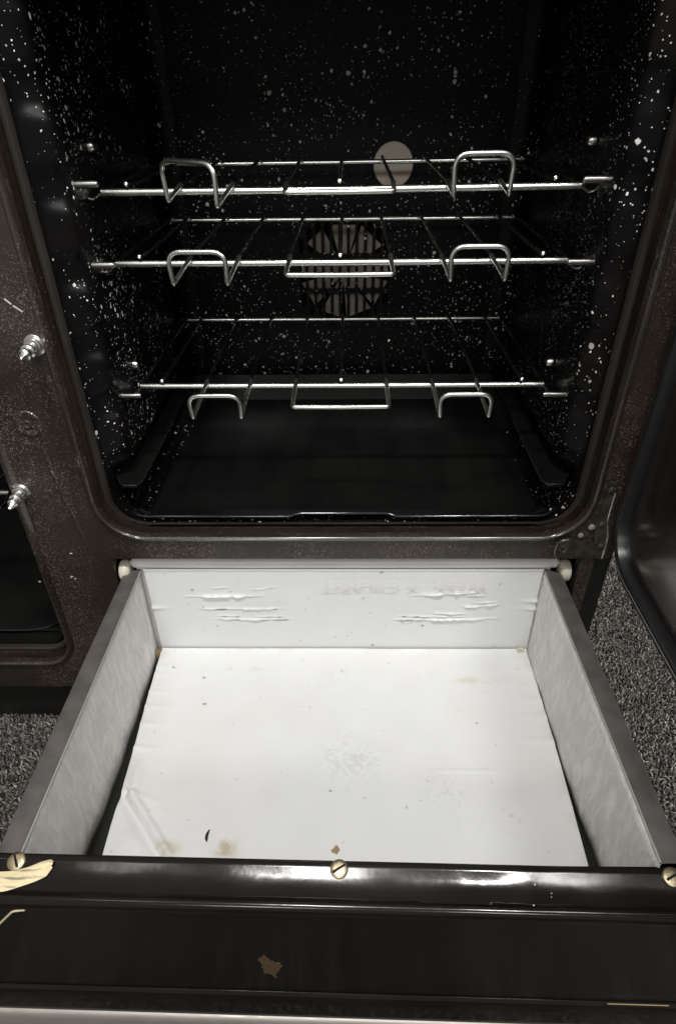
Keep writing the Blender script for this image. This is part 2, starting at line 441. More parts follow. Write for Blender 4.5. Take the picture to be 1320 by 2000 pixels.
# front frame: one pressed plate with two oven openings and a notch for the drawer
outer = [(XL, .084), (-.2515, .084), (-.2495, .288), (.2575, .288), (.2615, .084), (.270, .084), (.290, .2), (.290, .95), (XL, .95)]
outer = [(XL, .084), (-.2515, .084), (-.2495, .2875), (.2575, .2875), (.2600, .090), (.2725, .090), (.2725, .2875), (.2900, .2875), (.290, .95), (XL, .95)]
O1 = (-.2508, .2535, .3175, .830, .047)
O2 = (-.83, -.3300, .130, .82, .036)
def ins(o, d): return rr(o[0] + d, o[1] - d, o[2] + d, o[3] - d, max(o[4] - d, .004), 12)
v, f = plate_with_holes(outer, [ins(O1, -.007), ins(O2, -.007)], lambda x, z: (x, YP, z))
g = G().add(v, f)
for (o_) in (O1, O2):
    prof = [(-.007, YP), (-.0058, YP - .0012), (-.0045, YP - .0032), (-.0028, YP - .0048), (-.0012, YP - .0053), (.0002, YP - .0046), (.0011, YP - .0028), (.0014, YP + .0004), (.0016, YP + .004)]
    loops = [[(x, y, z) for (x, z) in ins(o_, d)] for d, y in prof]
    G().add(*loops_mesh(loops)).obj('opening_bead', M_BEAD, cooker)
# returned edges (thickness) round the outer outline
n = len(outer)
g.add([(x, YP, z) for x, z in outer] + [(x, YP + .014, z) for x, z in outer], [[k, (k + 1) % n, n + (k + 1) % n, n + k] for k in range(n)])
frame = g.obj('front_frame', M_FRAME, cooker)
for o_, nm in ((O1, 'oven_recess'), (O2, 'oven_recess')):
    prof = [(.0016, YP + .004), (.0018, YP + .0125), (.0030, YP + .0150), (.0042, YP + .0156)]
    G().add(*loops_mesh([[(x, y, z) for (x, z) in ins(o_, d)] for d, y in prof])).obj(nm, M_RECESS, cooker)
# flange where the cavity is clipped to the frame (thin lighter stripe), and a bottom rolled bead
prof = [(.0042, YP + .0156), (.0044, YP + .0135), (.0058, YP + .0128), (.0085, YP + .0130), (.0098, YP + .0150), (.0100, YP + .020)]
def low(o_, z, d):      # the flange runs out towards the bottom of the opening
    k = min(1.0, max(0.0, (z - o_[2] - .012) / .030))
    return .0042 + (d - .0042) * k
G().add(*loops_mesh([[(q[0], y, q[1]) for q in [ins(O1, low(O1, z, d))[i] for i, (x, z) in enumerate(ins(O1, .0042))]] for d, y in prof])).obj('cavity_flange', M_CAVPLAIN, cooker)
G().add(*loops_mesh([[(x, y, z) for (x, z) in ins(O2, d)] for d, y in prof])).obj('cavity_flange', M_CAVPLAIN, cooker)
# pressed crease on the left stile
g = G().tube(fillet([(-.286, YP + .0012, .42), (-.280, YP + .0004, .365), (-.2745, YP + .0004, .325), (-.270, YP + .0012, .295)], .01), .0022, 8)
g.obj('pressed_crease', M_FRAME, cooker)

# --- main oven cavity
YB = 0.250
X0c, X1c, Z0c, Z1c = -.2408, .2435, .3275 - .0070, .821
LEVELS = [.385, .448, .508, .569, .632, .695, .758, .82]
def wall_bump(y, z):
    """0..1: pressed-in side panel, notched at the front at every shelf level"""
    gmask = 1.0
    for zl in LEVELS:
        gmask *= float(smooth01(np.array((abs(z - zl) - .006) / .013)))
    gmask = .50 + .50 * gmask
    deep = float(smooth01(np.array((y + .098) / .022)))          # the notches close up behind the pegs
    gmask = gmask + (1 - gmask) * deep
    fr = float(smooth01(np.array((y + .1085) / .022))) * float(smooth01(np.array((.222 - y) / .05)))
    band = float(smooth01(np.array((z - .374) / .012)))
    return gmask * fr * band
loops = []
for y in [-.110, -.1085, -.107, -.1055, -.104, -.1025, -.101, -.0995, -.098, -.0965, -.095, -.093, -.091, -.089, -.087, -.085, -.084, -.079, -.07, -.05, -.02, .02, .06, .10, .14, .17, .19, .205, .215, .224, .232, .238, .243, .2465, .249, YB]:
    t = (y + .110) / (YB + .110)
    tap = .0125 * t
    fil = max(0.0, (y - .224) / (YB - .224)); fil = .026 * (1 - math.sqrt(max(0, 1 - fil * fil)))
    P = rr(X0c + tap + fil, X1c - tap - fil, Z0c + fil * .4, Z1c - fil, .040 - .5 * fil, 10, 120)
    cx = (X0c + X1c) / 2
    lp = []
    for (x, z) in P:
        b = wall_bump(y, z) if abs(x - cx) > .18 else 0
        b *= max(0.0, abs(x - cx) - .2220)
        lp.append((x - math.copysign(b, x - cx), y, z))
    loops.append(lp)
G().add(*loops_mesh(loops)).obj('cavity_wall', M_CAV, cooker)
# back panel with real fan slots
holes = []; FX, FZ, FR = .002, .490, .0740
for (za, zb) in ((.5135, .5520), (.4695, .5085), (.4290, .4645)):
    for c in range(-5, 6):
        x = FX + c * .0113; w = .0038
        lim = math.sqrt(max(0, FR ** 2 - (abs(x - FX) + w) ** 2))
        a = max(za, FZ - lim); b = min(zb, FZ + lim)
        if b - a < .014: continue
        pl = []
        for k in range(7): pl.append((x + w * math.cos(math.pi * k / 6), b - w + w * math.sin(math.pi * k / 6)))
        for k in range(7): pl.append((x - w * math.cos(math.pi * k / 6), a + w - w * math.sin(math.pi * k / 6)))
        holes.append(pl)
ring = [(x, z) for (x, y, z) in loops[-1]][::3]
v, f = plate_with_holes(ring, holes, lambda x, z: (x, YB - .0006, z))
g = G().add(v, f)
for h in holes:
    m = len(h)
    g.add([(x, YB - .0006, z) for x, z in h] + [(x, YB + .003, z) for x, z in h], [[k, (k + 1) % m, m + (k + 1) % m, m + k] for k in range(m)])
back = g.obj('back_panel', M_CAV, cooker)
# fan behind the slots
g = G().lathe((FX, .262, FZ), (0, 1, 0), [(0, .014), (.004, .016), (.010, .016)], 20)
for k in range(9):
    a = k * 2 * math.pi / 9 + .25; da = .46 if k % 3 else .36
    pts = [(FX + .013 * math.cos(a - da), FZ + .013 * math.sin(a - da)), (FX + .060 * math.cos(a - da * .8), FZ + .060 * math.sin(a - da * .8)),
           (FX + .061 * math.cos(a + da * .5), FZ + .061 * math.sin(a + da * .5)), (FX + .013 * math.cos(a + da * .6), FZ + .013 * math.sin(a + da * .6))]
    ys = (.2550, .2550, .2590, .2585)
    g.add([(p[0], y, p[1]) for p, y in zip(pts, ys)] + [(p[0], y + .0015, p[1]) for p, y in zip(pts, ys)],
          [[0, 1, 2, 3], [7, 6, 5, 4], [0, 4, 5, 1], [1, 5, 6, 2], [2, 6, 7, 3], [3, 7, 4, 0]])
g.obj('fan_wheel', M_FAN, cooker)
G().box(FX - .08, FX + .08, .285, .287, FZ - .08, FZ + .08).obj('fan_housing', M_DARK, cooker, smooth=False)
# round lamp cover
G().lathe((.0632, YB - .0035, .6145), (0, 1, 0), [(-.0005, .0225), (0.0, .0240), (.0012, .0246), (.0034, .0246)], 40).obj('lamp_cover', M_DISC, cooker)
# small stud on the back panel
G().lathe((.066, YB - .0006, .398), (0, -1, 0), [(0, .0035), (.001, .0033), (.002, .002), (.0024, .0004)], 12).obj('stud', M_STEEL, cooker)
# shelf pegs
for s in (-1, 1):
    for z in (.6320, .5695, .4480):
        xw = .2435 if s > 0 else .2408
        yy = -.070 if s < 0 else -.072
        G().tube([(s * .2260, yy, z), (s * .2030, yy, z), (s * .2012, yy, z)], .0036, 12, radii=[.0029, .0029, .0024]).obj('shelf_peg', M_PEG, cooker)
    for z in (.655, .460):
        G().lathe((s * .2222, -.015, z), (-s, 0, 0), [(0, .0045), (.004, .0045), (.0062, .0034), (.0070, .001)], 14).obj('stud', M_STEEL, cooker)
    # bottom ledge either side
    poly = [(.2405, -.084), (.2285, -.1065), (.2130, -.1075), (.2085, -.099), (.2100, .236), (.2330, .236)]
    g = G().prism(poly, lambda x, y: (s * x, y, .3628), lambda x, y: (s * x, y, .3660))
    G().tube(fillet([(s * x, y, .3656) for x, y in poly[:4]] + [(s * .2085, .05, .3656)], .004), .0011, 8).obj('ledge_edge', M_RIM, cooker)
    # dropped inner skirt
    g.prism([(.2098, -.099), (.2110, -.099), (.2125, .236), (.2113, .236)], lambda x, y: (s * x, y, .3628), lambda x, y: (s * (x + .010), y, .3430))
    g.obj('floor_ledge', M_TRAY, cooker)

# --- second oven on the left: dark box
L2 = (-.8192, -.3408, .141, .809, .030)
loops = [[(x, y, z) for x, z in rr(L2[0] + d, L2[1] - d, L2[2] + d * .3, L2[3] - d, L2[4], 8)] for y, d in ((-.1105, -.0008), (-.10, .001), (.2, .006), (.235, .012))]
g = G().add(*loops_mesh(loops)); g.add([p for p in loops[-1]], [list(range(len(loops[-1])))])
g.obj('second_cavity_wall', M_TRAY, cooker)

# --- catch pins, dimple
def catch_pin(x, z, lean, length):
    g = G().lathe((x, YP - .0004, z), (0, -1, 0), [(0, .0092), (.0016, .0092), (.0026, .0080), (.0030, .0072), (.0060, .0072), (.0066, .0060)], 6 * 4)
    pin = g.obj('catch_pin', M_STEEL, cooker)
    ax = Vector((lean[0], -1, lean[1])).normalized()
    k = length
    G().lathe((x, YP - .0060, z), ax, [(0, .0046), (.30 * k, .0046), (.32 * k, .0058), (.40 * k, .0060), (.44 * k, .0044), (.56 * k, .0038), (.60 * k, .0052), (.68 * k, .0050), (.74 * k, .0034), (.92 * k, .0022), (k, .0008)], 18).obj('pin_shaft', M_CHROME, pin)
catch_pin(-.2640, .5190, (0, -.05), .027)
catch_pin(-.3215, .3725, (0, -.06), .026)
dim = G().lathe((-.2931, YP + .0002, .4452), (0, -1, 0), [(0, .0135), (.0012, .0125), (.0016, .0105), (.0008, .0085), (.0006, .006)], 28).obj('screw_boss', M_FRAME, cooker)
G().lathe((-.2931, YP - .0004, .4452), (0, -1, 0), [(0, .0044), (.0012, .0042), (.0018, .003), (.0010, .0018), (.0008, .0004)], 14).obj('screw', M_HINGE, dim)
# bright scratch on the enamel at the left
g = G()
for (xa, za, xb, zb) in ((-.2790, .5570, -.2745, .5525), (-.2735, .5515, -.2665, .5462)):
    g.prism([(xa, za), (xa + .0012, za + .0006), (xb + .0010, zb + .0007), (xb, zb)], lambda x, z: (x, YP - .0002, z), lambda x, z: (x, YP - .0009, z))
g.obj('enamel_chip', M_CHIP, cooker)
g = G()
for (x, z) in ((-.3008, .262), (-.2990, .2632), (-.2960, .2600), (-.292, .295), (-.338, .256)):
    q = [(x + random.uniform(.0006, .0022) * math.cos(a), z + random.uniform(.0004, .0011) * math.sin(a)) for a in np.linspace(0, 6.28, 7)[:-1]]
    g.prism(q, lambda x, z: (x, YP - .0001, z), lambda x, z: (x, YP - .0006, z))
g.obj('enamel_chip', M_CHIP, cooker)['kind'] = 'stuff'

# --- hinge ironwork at the lower right corner
def strip_plate(center, halfw, y0, y1, name, mat, parent):
    c = [Vector((p[0], 0, p[1])) for p in center]
    left, rgt = [], []
    for i, p in enumerate(c):
        a = c[max(0, i - 1)]; b = c[min(len(c) - 1, i + 1)]
        t = (b - a).normalized(); nrm = Vector((t.z, 0, -t.x))
        left.append(p + nrm * halfw[i]); rgt.append(p - nrm * halfw[i])
    poly = [(p.x, p.z) for p in left] + [(p.x, p.z) for p in rgt[::-1]]
    return G().prism(poly, lambda x, z: (x, y0, z), lambda x, z: (x, y1, z)).obj(name, mat, parent)
hp = strip_plate([(.2655, .3835), (.2665, .381), (.2672, .372), (.2668, .352), (.2662, .338), (.2690, .325), (.2705, .308), (.2735, .296), (.2760, .2905)],
                 [.0010, .0032, .0040, .0038, .0052, .0064, .0066, .0050, .0020], YP - .0050, YP - .0014, 'hinge_plate', M_HINGE, cooker)
for (x, z) in ((.2670, .3755), (.2668, .3345), (.2715, .3070)):
    G().lathe((x, YP - .0049, z), (0, -1, 0), [(0, .0034), (.0010, .0033), (.0018, .0022), (.0020, .0004)], 14).obj('rivet', M_HINGE, hp)
g = G().tube(fillet([(.2715, YP - .0056, .372), (.2712, YP - .0056, .350), (.2716, YP - .0056, .338), (.2762, YP - .0056, .322), (.2772, YP - .0056, .306), (.2770, YP - .0056, .292)], .006), .0010, 6)
g.obj('hinge_edge', M_STEEL, hp)
piv = strip_plate([(.2250, .3035), (.2268, .3035), (.2300, .3038), (.2370, .3040), (.2450, .3035), (.2540, .3035), (.2630, .3045), (.2665, .3060)],
                  [.0050, .0085, .0115, .0118, .0095, .0088, .0100, .0070], YP - .0062, YP - .0010, 'pivot_bracket', M_HINGE, cooker)
G().tube(fillet([(.2370, YP - .0060, .3160), (.2300, YP - .0062, .3155), (.2262, YP - .0062, .3100), (.2252, YP - .0062, .2990), (.2290, YP - .0062, .2925)], .004), .0008, 6).obj('bracket_edge', M_PEG, piv)
G().lathe((.2335, YP - .0062, .3045), (0, -1, 0), [(0, .0048), (.0010, .0046), (.0014, .0036), (.0004, .0024), (.0003, .0004)], 16).obj('screw', M_HINGE, piv)
G().lathe((.2500, YP - .0010, .3185), (0, -1, 0), [(0, .0030), (.0008, .0028), (.0013, .0012)], 12).obj('rivet', M_EDGE, cooker)
G().lathe((.2590, YP - .0012, .3290), (0, -1, 0), [(0, .0034), (.0010, .0032), (.0018, .0012)], 12).obj('rivet', M_EDGE, cooker)

# --- carcass, plinth
g = G()
g.box(.2725, .2915, YP + .004, .44, .030, .2872)      # right side foot panel, its black standing in for shadow beside the post
g.obj('side_panel', M_PLINTH, cooker, smooth=False)
G().box(.2885, .2915, YP + .012, .44, .2874, .952).obj('side_panel', M_PLINTH, cooker, smooth=False)
G().box(XL, XL + .003, YP + .012, .44, .030, .952).obj('side_panel', M_PLINTH, cooker, smooth=False)
G().box(XL, .2915, YP - .004, .46, .9525, .985).obj('unseen_top_panel', M_GLOSS, cooker, smooth=False)  # unseen cooker top, put in to block light from above
G().box(XL, .2915, .44, .443, .03, .952).obj('rear_panel', M_DARK, cooker, smooth=False)
G().box(-.2700, -.2680, YP + .015, .40, .086, .300).box(.2640, .2660, YP + .015, .40, .086, .300).box(-.268, .264, .38, .382, .09, .300).box(-.268, .264, YP + .016, .38, .3005, .3025).box(-.268, .264, YP + .016, .38, .088, .090).obj('drawer_housing', M_DARK, cooker, smooth=False)
G().bbox(XL + .01, .262, -.1095, -.085, .001, .0825, .0015).obj('plinth', M_PLINTH, cooker)
G().bbox(XL + .01, -.2525, -.1150, -.100, .0828, .0850, .0009).obj('plinth_edge', M_HINGE, cooker)

# --- open oven door (hinged right, standing straight out towards the room)
XD = .2745
DR = (-.665, -.1415, .3020, .860, .056)
def insd(d): return rr(DR[0] + d, DR[1] - d, DR[2] + d, DR[3] - d, max(DR[4] - d, .004), 14)
prof = [(0, .304), (0, XD + .003), (.0015, XD + .0008), (.0040, XD), (.0065, XD + .0006), (.0080, XD + .0035)]
loops = [[(x, y, z) for (y, z) in insd(d)] for d, x in prof]
prof2 = [(.0080, XD + .0035), (.0092, XD + .0045), (.0100, XD + .0010), (.0118, XD - .0022), (.0142, XD - .0030), (.0166, XD - .0020), (.0180, XD + .0018), (.0184, XD + .0070)]
door = G().add(*loops_mesh(loops)).obj('oven_door', M_DOOR, cooker)
G().add(*loops_mesh([[(x, y, z) for (y, z) in insd(d)] for d, x in prof2])).obj('door_seal', M_RUBBER, door)
lp = [(XD + .0068, y, z) for (y, z) in insd(.0184)]
lq = [(XD + .0050, y, z) for (y, z) in insd(.030)]
v, f = loops_mesh([lp, lq]); m = len(lq)
f = f + [[m + k for k in range(m)]]
G().add(v, f).obj('inner_panel', M_DOOR, door)
G().bbox(.3042, .338, DR[0] - .012, DR[1] + .004, DR[2] + .002, DR[3] + .01, .004).obj('outer_skin', M_GLOSS, door)

# ================================================================== WIRE SHELVES
W = .215
def wire_rack(label, base, hoops, uext, sx=1.0, tilt=0.0):
    """local frame: front bar along X at y=0,z=0; rear bar at y=.238"""
    root = bpy.data.objects.new('wire_rack', None); COL.objects.link(root)
    root.location = base; root.rotation_euler = (0, tilt, 0); root.empty_display_size = .02
    root['label'] = label; root['category'] = 'oven rack'; root['group'] = 'wire racks in the ovens'
    root['_base'] = [0, 0, 0]
    D = .2385; w = W * sx
    G().tube([(-w, 0, 0), (-w * .5, 0, -.0003), (0, 0, -.0005), (w * .5, 0, -.0003), (w, 0, 0)], .0031, 14).obj('front_bar', M_CHROME, root)
    G().tube([(-w, D, 0), (0, D, -.0004), (w, D, 0)], .0025, 12).obj('rear_bar', M_CHROME, root)
    zt = .0045
    for s in (-1, 1):
        # side wire with the hook that runs under the peg
        G().tube(fillet([(s * w * .985, D + .002, .0035), (s * w * .985, .012, .0035), (s * (w + .0005), -.004, -.0008), (s * (w + .0030), -.022, -.0035), (s * (w + .0040), -.036, .0010)], .006), .0016, 8).obj('side_wire', M_WIRE, root)
    for x in (0, -.887 * w, .887 * w):
        G().tube([(x, D + .003, zt), (x, .06, zt - .0005), (x, -.001, zt + .001), (x, -.0035, zt + .0022)], .0019, 8).obj('cross_wire', M_WIRE, root)
        G().lathe((x, -.0028, zt + .0020), (0, -.85, .5), [(0, .0020), (.0008, .0021), (.0016, .0015), (.0019, .0004)], 10).obj('wire_tip', M_CHROME, root)
    for s, (ya, yb, h) in zip((-1, 1), hoops):
        xa, xb = (s * .667 * w, s * .449 * w) if s < 0 else (s * .449 * w, s * .667 * w)
        P = [(xa, D + .003, zt), (xa, .004, zt), (xa, ya, -.001), (xa - .002, ya - .002, h), (xb + .001, yb - .002, h), (xb, yb, -.001), (xb, .004, zt), (xb, D + .003, zt)]
        G().tube([P[0], P[1]], .0018, 8).obj('cross_wire', M_WIRE, root)
        G().tube([P[6], P[7]], .0018, 8).obj('cross_wire', M_WIRE, root)
        G().tube(fillet(P[1:7], [0, .0022, .0125, .0125, .0022, 0], 7), .0021, 12).obj('pan_guard', M_CHROME, root)
    x = .2235 * w
    for s in (-1, 1):
        G().tube([(s * x, D + .003, zt), (s * x, .004, zt)], .0018, 8).obj('cross_wire', M_WIRE, root)
    G().tube(fillet([(-x, .004, zt), (-x, uext, 0), (0, uext - .0004, -.0002), (x, uext, 0), (x, .004, zt)], [0, .003, .001, .003, 0], 5), .0023, 12).obj('grab_bar', M_CHROME, root)
    return root
wire_rack('chromed wire rack on the highest pegs, crossing in front of the round grey disc', (0, -.023, .6212), [(-.050, -.084, .0285), (-.042, -.040, .0290)], -.016, tilt=-.004)
wire_rack('chromed wire rack on the middle pegs in front of the fan slots', (0, -.023, .5608), [(-.075, -.076, .0250), (-.068, -.068, .0260)], -.049)
wire_rack('lowest chromed wire rack in the tall oven, just above the black tray', (0, -.023, .4393), [(-.080, -.080, .0225), (-.079, -.079, .0225)], -.057)
wire_rack('wire rack at the left edge inside the second oven', (-.583, -.023, .3080), [(-.075, -.075, .025), (-.075, -.075, .025)], -.05, sx=.85)

# ================================================================== BLACK TRAY on the oven floor
def tray():
    zb = .3228; zl = .3285
    root = thing('oven_tray', 'shallow black enamel tray covering the floor of the tall oven', 'tray', (0, .06, .3212))
    # outline with cut corners and the raised finger notch at the front
    def out(d):
        return [(-.2330 + d, .2280 - d), (-.2385 + d, -.074), (-.2250 + d * .6, -.1020 + d * .9), (-.2130 + d * .3, -.1085 + d), (-.0540, -.1090 + d), (-.0470, -.1070 + d),
                (.0500, -.1070 + d), (.0570, -.1090 + d), (.2150 - d * .3, -.1085 + d), (.2270 - d * .6, -.1000 + d * .9), (.2400 - d, -.074), (.2350 - d, .2280 - d)]
    lift = [.030, 0, .0005, 0, 0, .0026, .0026, 0, 0, .0010, 0, .030]
    def ring(d, z, k): return [(x, y, z + l * k) for (x, y), l in zip(out(d), lift)]
    loops = [ring(0, zl - .0015, 1), ring(-.0006, zl - .0004, 1), ring(.0006, zl, 1), ring(.0022, zl - .0006, 1), ring(.0050, zb + .0018, .45), ring(.0085, zb, 0)]
    v, f = loops_mesh(loops); m = 12
    f.append([5 * m + k for k in range(m)])
    o = G().add(v, f).obj('pan', M_TRAY, root)
    lp = [Vector(p) for p in ring(0, zl - .0002, 1)][1:11]
    G().tube(fillet(lp, .006), .0014, 10).obj('rolled_rim', M_RIM, root)
    # raised strip at each corner of the front rim
    for s in (-1, 1):
        G().tube(fillet([(s * .207, -.098, zb + .0010), (s * .221, -.091, zb + .0030), (s * .229, -.082, zb + .0032)], .006), .0016, 8).obj('corner_crease', M_RIM, root)
    # second oven
tray()
t2 = thing('oven_tray', 'black tray at the bottom of the second oven, lower left', 'tray', (-.58, 0, .1420))
G().bbox(-.806, -.354, -.092, .19, .1445, .1475, .0012).obj('pan', M_TRAY, t2)
G().tube(fillet([(-.800, -.094, .1490), (-.395, -.094, .1490), (-.372, -.090, .1500), (-.3535, -.078, .1560), (-.3525, .10, .1570)], .012), .0014, 8).obj('rolled_rim', M_RIM, t2)

# ================================================================== STORAGE DRAWER
WD = .2265; ZD = .2633; YBK = -.1200; YFR = -.4535
drawer = thing('storage_drawer', 'grey steel storage drawer pulled out below the oven, black front at the bottom', 'drawer', (0, -.29, .095))
def skew(y):   # the front sits slightly askew
    return y
for s in (-1, 1):
    nm = 'side_wall'
    ys = np.linspace(YBK - .001, YFR, 40); zs = np.linspace(.1305, .2600, 14)
    V = []; F = []
    for i, y in enumerate(ys):
        for j, z in enumerate(zs):
            k = (z - .1305) / .13
            bow = .0016 * math.sin(math.pi * (i / 39)) * (1 - k) + .0005 * math.sin(i * .9 + j * .4)
            pull = .0075 * float(smooth01(np.array((i - 21) / 14))) * max(0, 1 - k * 2.2) ** 1.5
            V.append((s * (WD + bow + pull), y, z))
    for i in range(39):
        for j in range(13): F.append([i * 14 + j, i * 14 + j + 1, (i + 1) * 14 + j + 1, (i + 1) * 14 + j])
    sw = mesh_obj(nm, V, F, M_GALV, drawer)
    so = sw.modifiers.new('t', 'SOLIDIFY'); so.thickness = .0012; so.offset = -1 if s > 0 else 1
    # folded-over top rail, grey painted
    prof = [(WD - .0004, .2600), (WD - .0006, .2622), (WD + .0010, .2634), (WD + .0150, .2636), (WD + .0166, .2626), (WD + .0170, .2600), (WD + .0170, .1400), (WD + .0158, .1400), (WD + .0158, .2590)]
    loops = [[(s * x, y, z) for x, z in prof] for y in (YBK + .004, YFR - .001)]
    # the rail is cut on the slant at its rear end
    loops[0] = [(p[0], p[1] - .010 * max(0, (abs(p[0]) - WD) / .017), p[2]) for p in loops[0]]
    v, f = loops_mesh(loops, closed=False)
    G().add(v, f).obj('side_rail', M_FLANGE, drawer)
    G().tube([(s * (WD - .0004), YBK + .001, .2618), (s * (WD - .0004), YFR, .2618)], .0009, 8).obj('rail_seam', M_EDGE, drawer)
G().box(-WD - .0140, WD + .0140, YFR, YBK + .002, .1290, .1302).obj('base_plate', M_DARK, drawer, smooth=False)  # same steel as the sides, coloured near black for shade beside the liner
g = G().box(-WD - .004, WD + .006, YBK + .0040, YBK + .0055, .129, .2650); g.obj('back_wall', M_WHITE, drawer, smooth=False)
# white rolled top edge of the back
pth = [(-.2352, YBK + .006, .2708), (-.2320, YBK + .005, .2716), (-.1, YBK + .0048, .2712), (.1, YBK + .0048, .2714), (.2370, YBK + .005, .2716), (.2402, YBK + .006, .2708)]
g = G().tube(pth, .0065, 14, radii=[.0035, .0062, .0064, .0064, .0062, .0035]); g.obj('rear_rail', M_WHITE, drawer)
for s, x in ((-1, -.2365), (1, .2418)):
    G().lathe((x, YBK + .0035, .2615), (s, 0, 0), [(0, .0090), (.0012, .0110), (.0040, .0125), (.0092, .0125), (.0110, .0112), (.0116, .0060), (.0108, .0030), (.0108, .0010)], 24).obj('roller', M_NYLON, drawer)

# drawer front: dished top flange, rounded nose, black fascia, satin trim
def front_y(x, y): return y - .0125 * (x / .235) * .32
XF0, XF1 = -.330, .330
sec = [(-.4535, .2560), (-.4535, .2618), (-.4545, .2638), (-.4570, .2640), (-.4595, .2630), (-.4640, .2612), (-.4700, .2592), (-.4760, .2580), (-.4790, .2577),
       (-.4804, .2582), (-.4820, .2585), (-.4845, .2575), (-.4862, .2550), (-.4868, .2520), (-.4866, .2495), (-.4850, .2480)]
NX = 60
V = []; F = []
for i in range(NX + 1):
    x = XF0 + (XF1 - XF0) * i / NX
    dent = .0006 * math.exp(-((x - .085) / .03) ** 2) + .0004 * math.exp(-((x + .03) / .02) ** 2) + .0002 * math.sin(i * 1.3)
    for j, (y, z) in enumerate(sec):
        V.append((x, front_y(x, y), z - (dent if 4 < j < 9 else 0)))
m = len(sec)
for i in range(NX):
    for j in range(m - 1): F.append([i * m + j, i * m + j + 1, (i + 1) * m + j + 1, (i + 1) * m + j])
G().add(V, F).obj('front_flange', M_GLOSS, drawer)
sec2 = [(-.4850, .2480), (-.4835, .2470), (-.4832, .2440), (-.4826, .112), (-.4830, .1085)]
V = []; F = []
for i in range(2):
    x = (XF0, XF1)[i]
    for (y, z) in sec2: V.append((x, front_y(x, y), z))
for j in range(len(sec2) - 1): F.append([j, j + 1, 5 + j + 1, 5 + j])
fas = G().add(V, F).obj('front_panel', M_GLASSBLACK, drawer)
sec3 = [(-.4830, .1085), (-.4850, .1070), (-.4868, .1030), (-.4882, .0960), (-.4896, .0745)]
sec4 = [(-.4896, .0745), (-.4915, .0735), (-.4930, .0710), (-.4936, .0660), (-.4932, .0420), (-.486, .0400)]
for nm, sc_, mt in (('lower_bead', sec3, M_GLOSS), ('handle_trim', sec4, M_TRIM)):
    V = []; F = []
    for x in (XF0, XF1):
        for (y, z) in sc_: V.append((x, front_y(x, y), z))
    m = len(sc_)
    for j in range(m - 1): F.append([j, j + 1, m + j + 1, m + j])
    G().add(V, F).obj(nm, mt, drawer)
# inner skin of the front so it is a solid box seen from inside
g = G().box(XF0, XF1, -.4540, -.4528, .128, .2556); g.box(XF0, XF0 + .002, -.480, -.4545, .11, .2535); g.box(XF1 - .002, XF1, -.480, -.4545, .11, .2535)
g.obj('front_inner_skin', M_GLOSS, drawer, smooth=False)
# brass slotted screws along the flange
for (x, a) in ((-.2262, 2.1), (.0013, .55), (.2290, .45)):
    y = front_y(x, -.4600); zc = .2632
    g = G().lathe((x, y, zc - .0006), (0, -.25, 1), [(0, .0064), (.0012, .0064), (.0018, .0058), (.0021, .0035), (.0022, .0004)], 22)
    sc = g.obj('brass_screw', M_BRASS, drawer)
    d = Vector((math.cos(a), math.sin(a), -.12 * 0)).normalized()
    u = Vector((-d.y, d.x, 0))
    c = Vector((x, y - .0005, zc + .0019))
    pts = [c + d * .0050 + u * .0007, c + d * .0050 - u * .0007, c - d * .0050 - u * .0007, c - d * .0050 + u * .0007]
    G().prism([(p.x, p.y) for p in pts], lambda x, y: (x, y, zc + .0008), lambda x, y: (x, y, zc + .00235)).obj('slot', M_BLACKBIT, sc)
# cream filler smeared around the left screw
def smear():
    ctr = [(-.262, -.4695), (-.2420, -.4700), (-.2280, -.4690), (-.2170, -.4660), (-.2090, -.4630), (-.2025, -.4605), (-.1995, -.4590)]
    hw = [.0058, .0066, .0062, .0056, .0058, .0054, .0022]
    V = []; F = []; n = 9
    def zs(y):
        ys = [p[0] for p in sec][::-1]; zz = [p[1] for p in sec][::-1]
        return float(np.interp(y, ys[4:], zz[4:]))
    cs = fillet([Vector((a, b, 0)) for a, b in ctr], .004, 3)
    hs = np.interp([c.x for c in cs], [c[0] for c in ctr], hw)
    for i, (c, h) in enumerate(zip(cs, hs)):
        for j in range(n):
            t = j / (n - 1) * 2 - 1
            y = c.y + t * h
            ridge = .0004 * math.sin(j * 2.3 + i * .35) + .0003 * random.random()
            V.append((c.x + .0004 * math.sin(j * 1.7), y, zs(y) + .0002 + max(0, (1 - t * t)) * .0012 + ridge * (1 - t * t)))
    for i in range(len(cs) - 1):
        for j in range(n - 1): F.append([i * n + j, i * n + j + 1, (i + 1) * n + j + 1, (i + 1) * n + j])
    G().add(V, F).obj('filler_smear', M_CREAM, drawer)
smear()
# pale glass edge at the fascia ends
for s, x in ((-1, -.2165),):
    G().tube(fillet([(x + .002, front_y(x, -.4862), .2478), (x - .007, front_y(x, -.4864), .2462), (x - .024, front_y(x, -.4864), .225)], .003), .0008, 8).obj('pale_edge', M_PALE, drawer)
G().tube([(.214, front_y(.214, -.4858), .1120), (.262, front_y(.262, -.4858), .1120)], .0004, 6).obj('pale_edge', M_TAN, drawer)
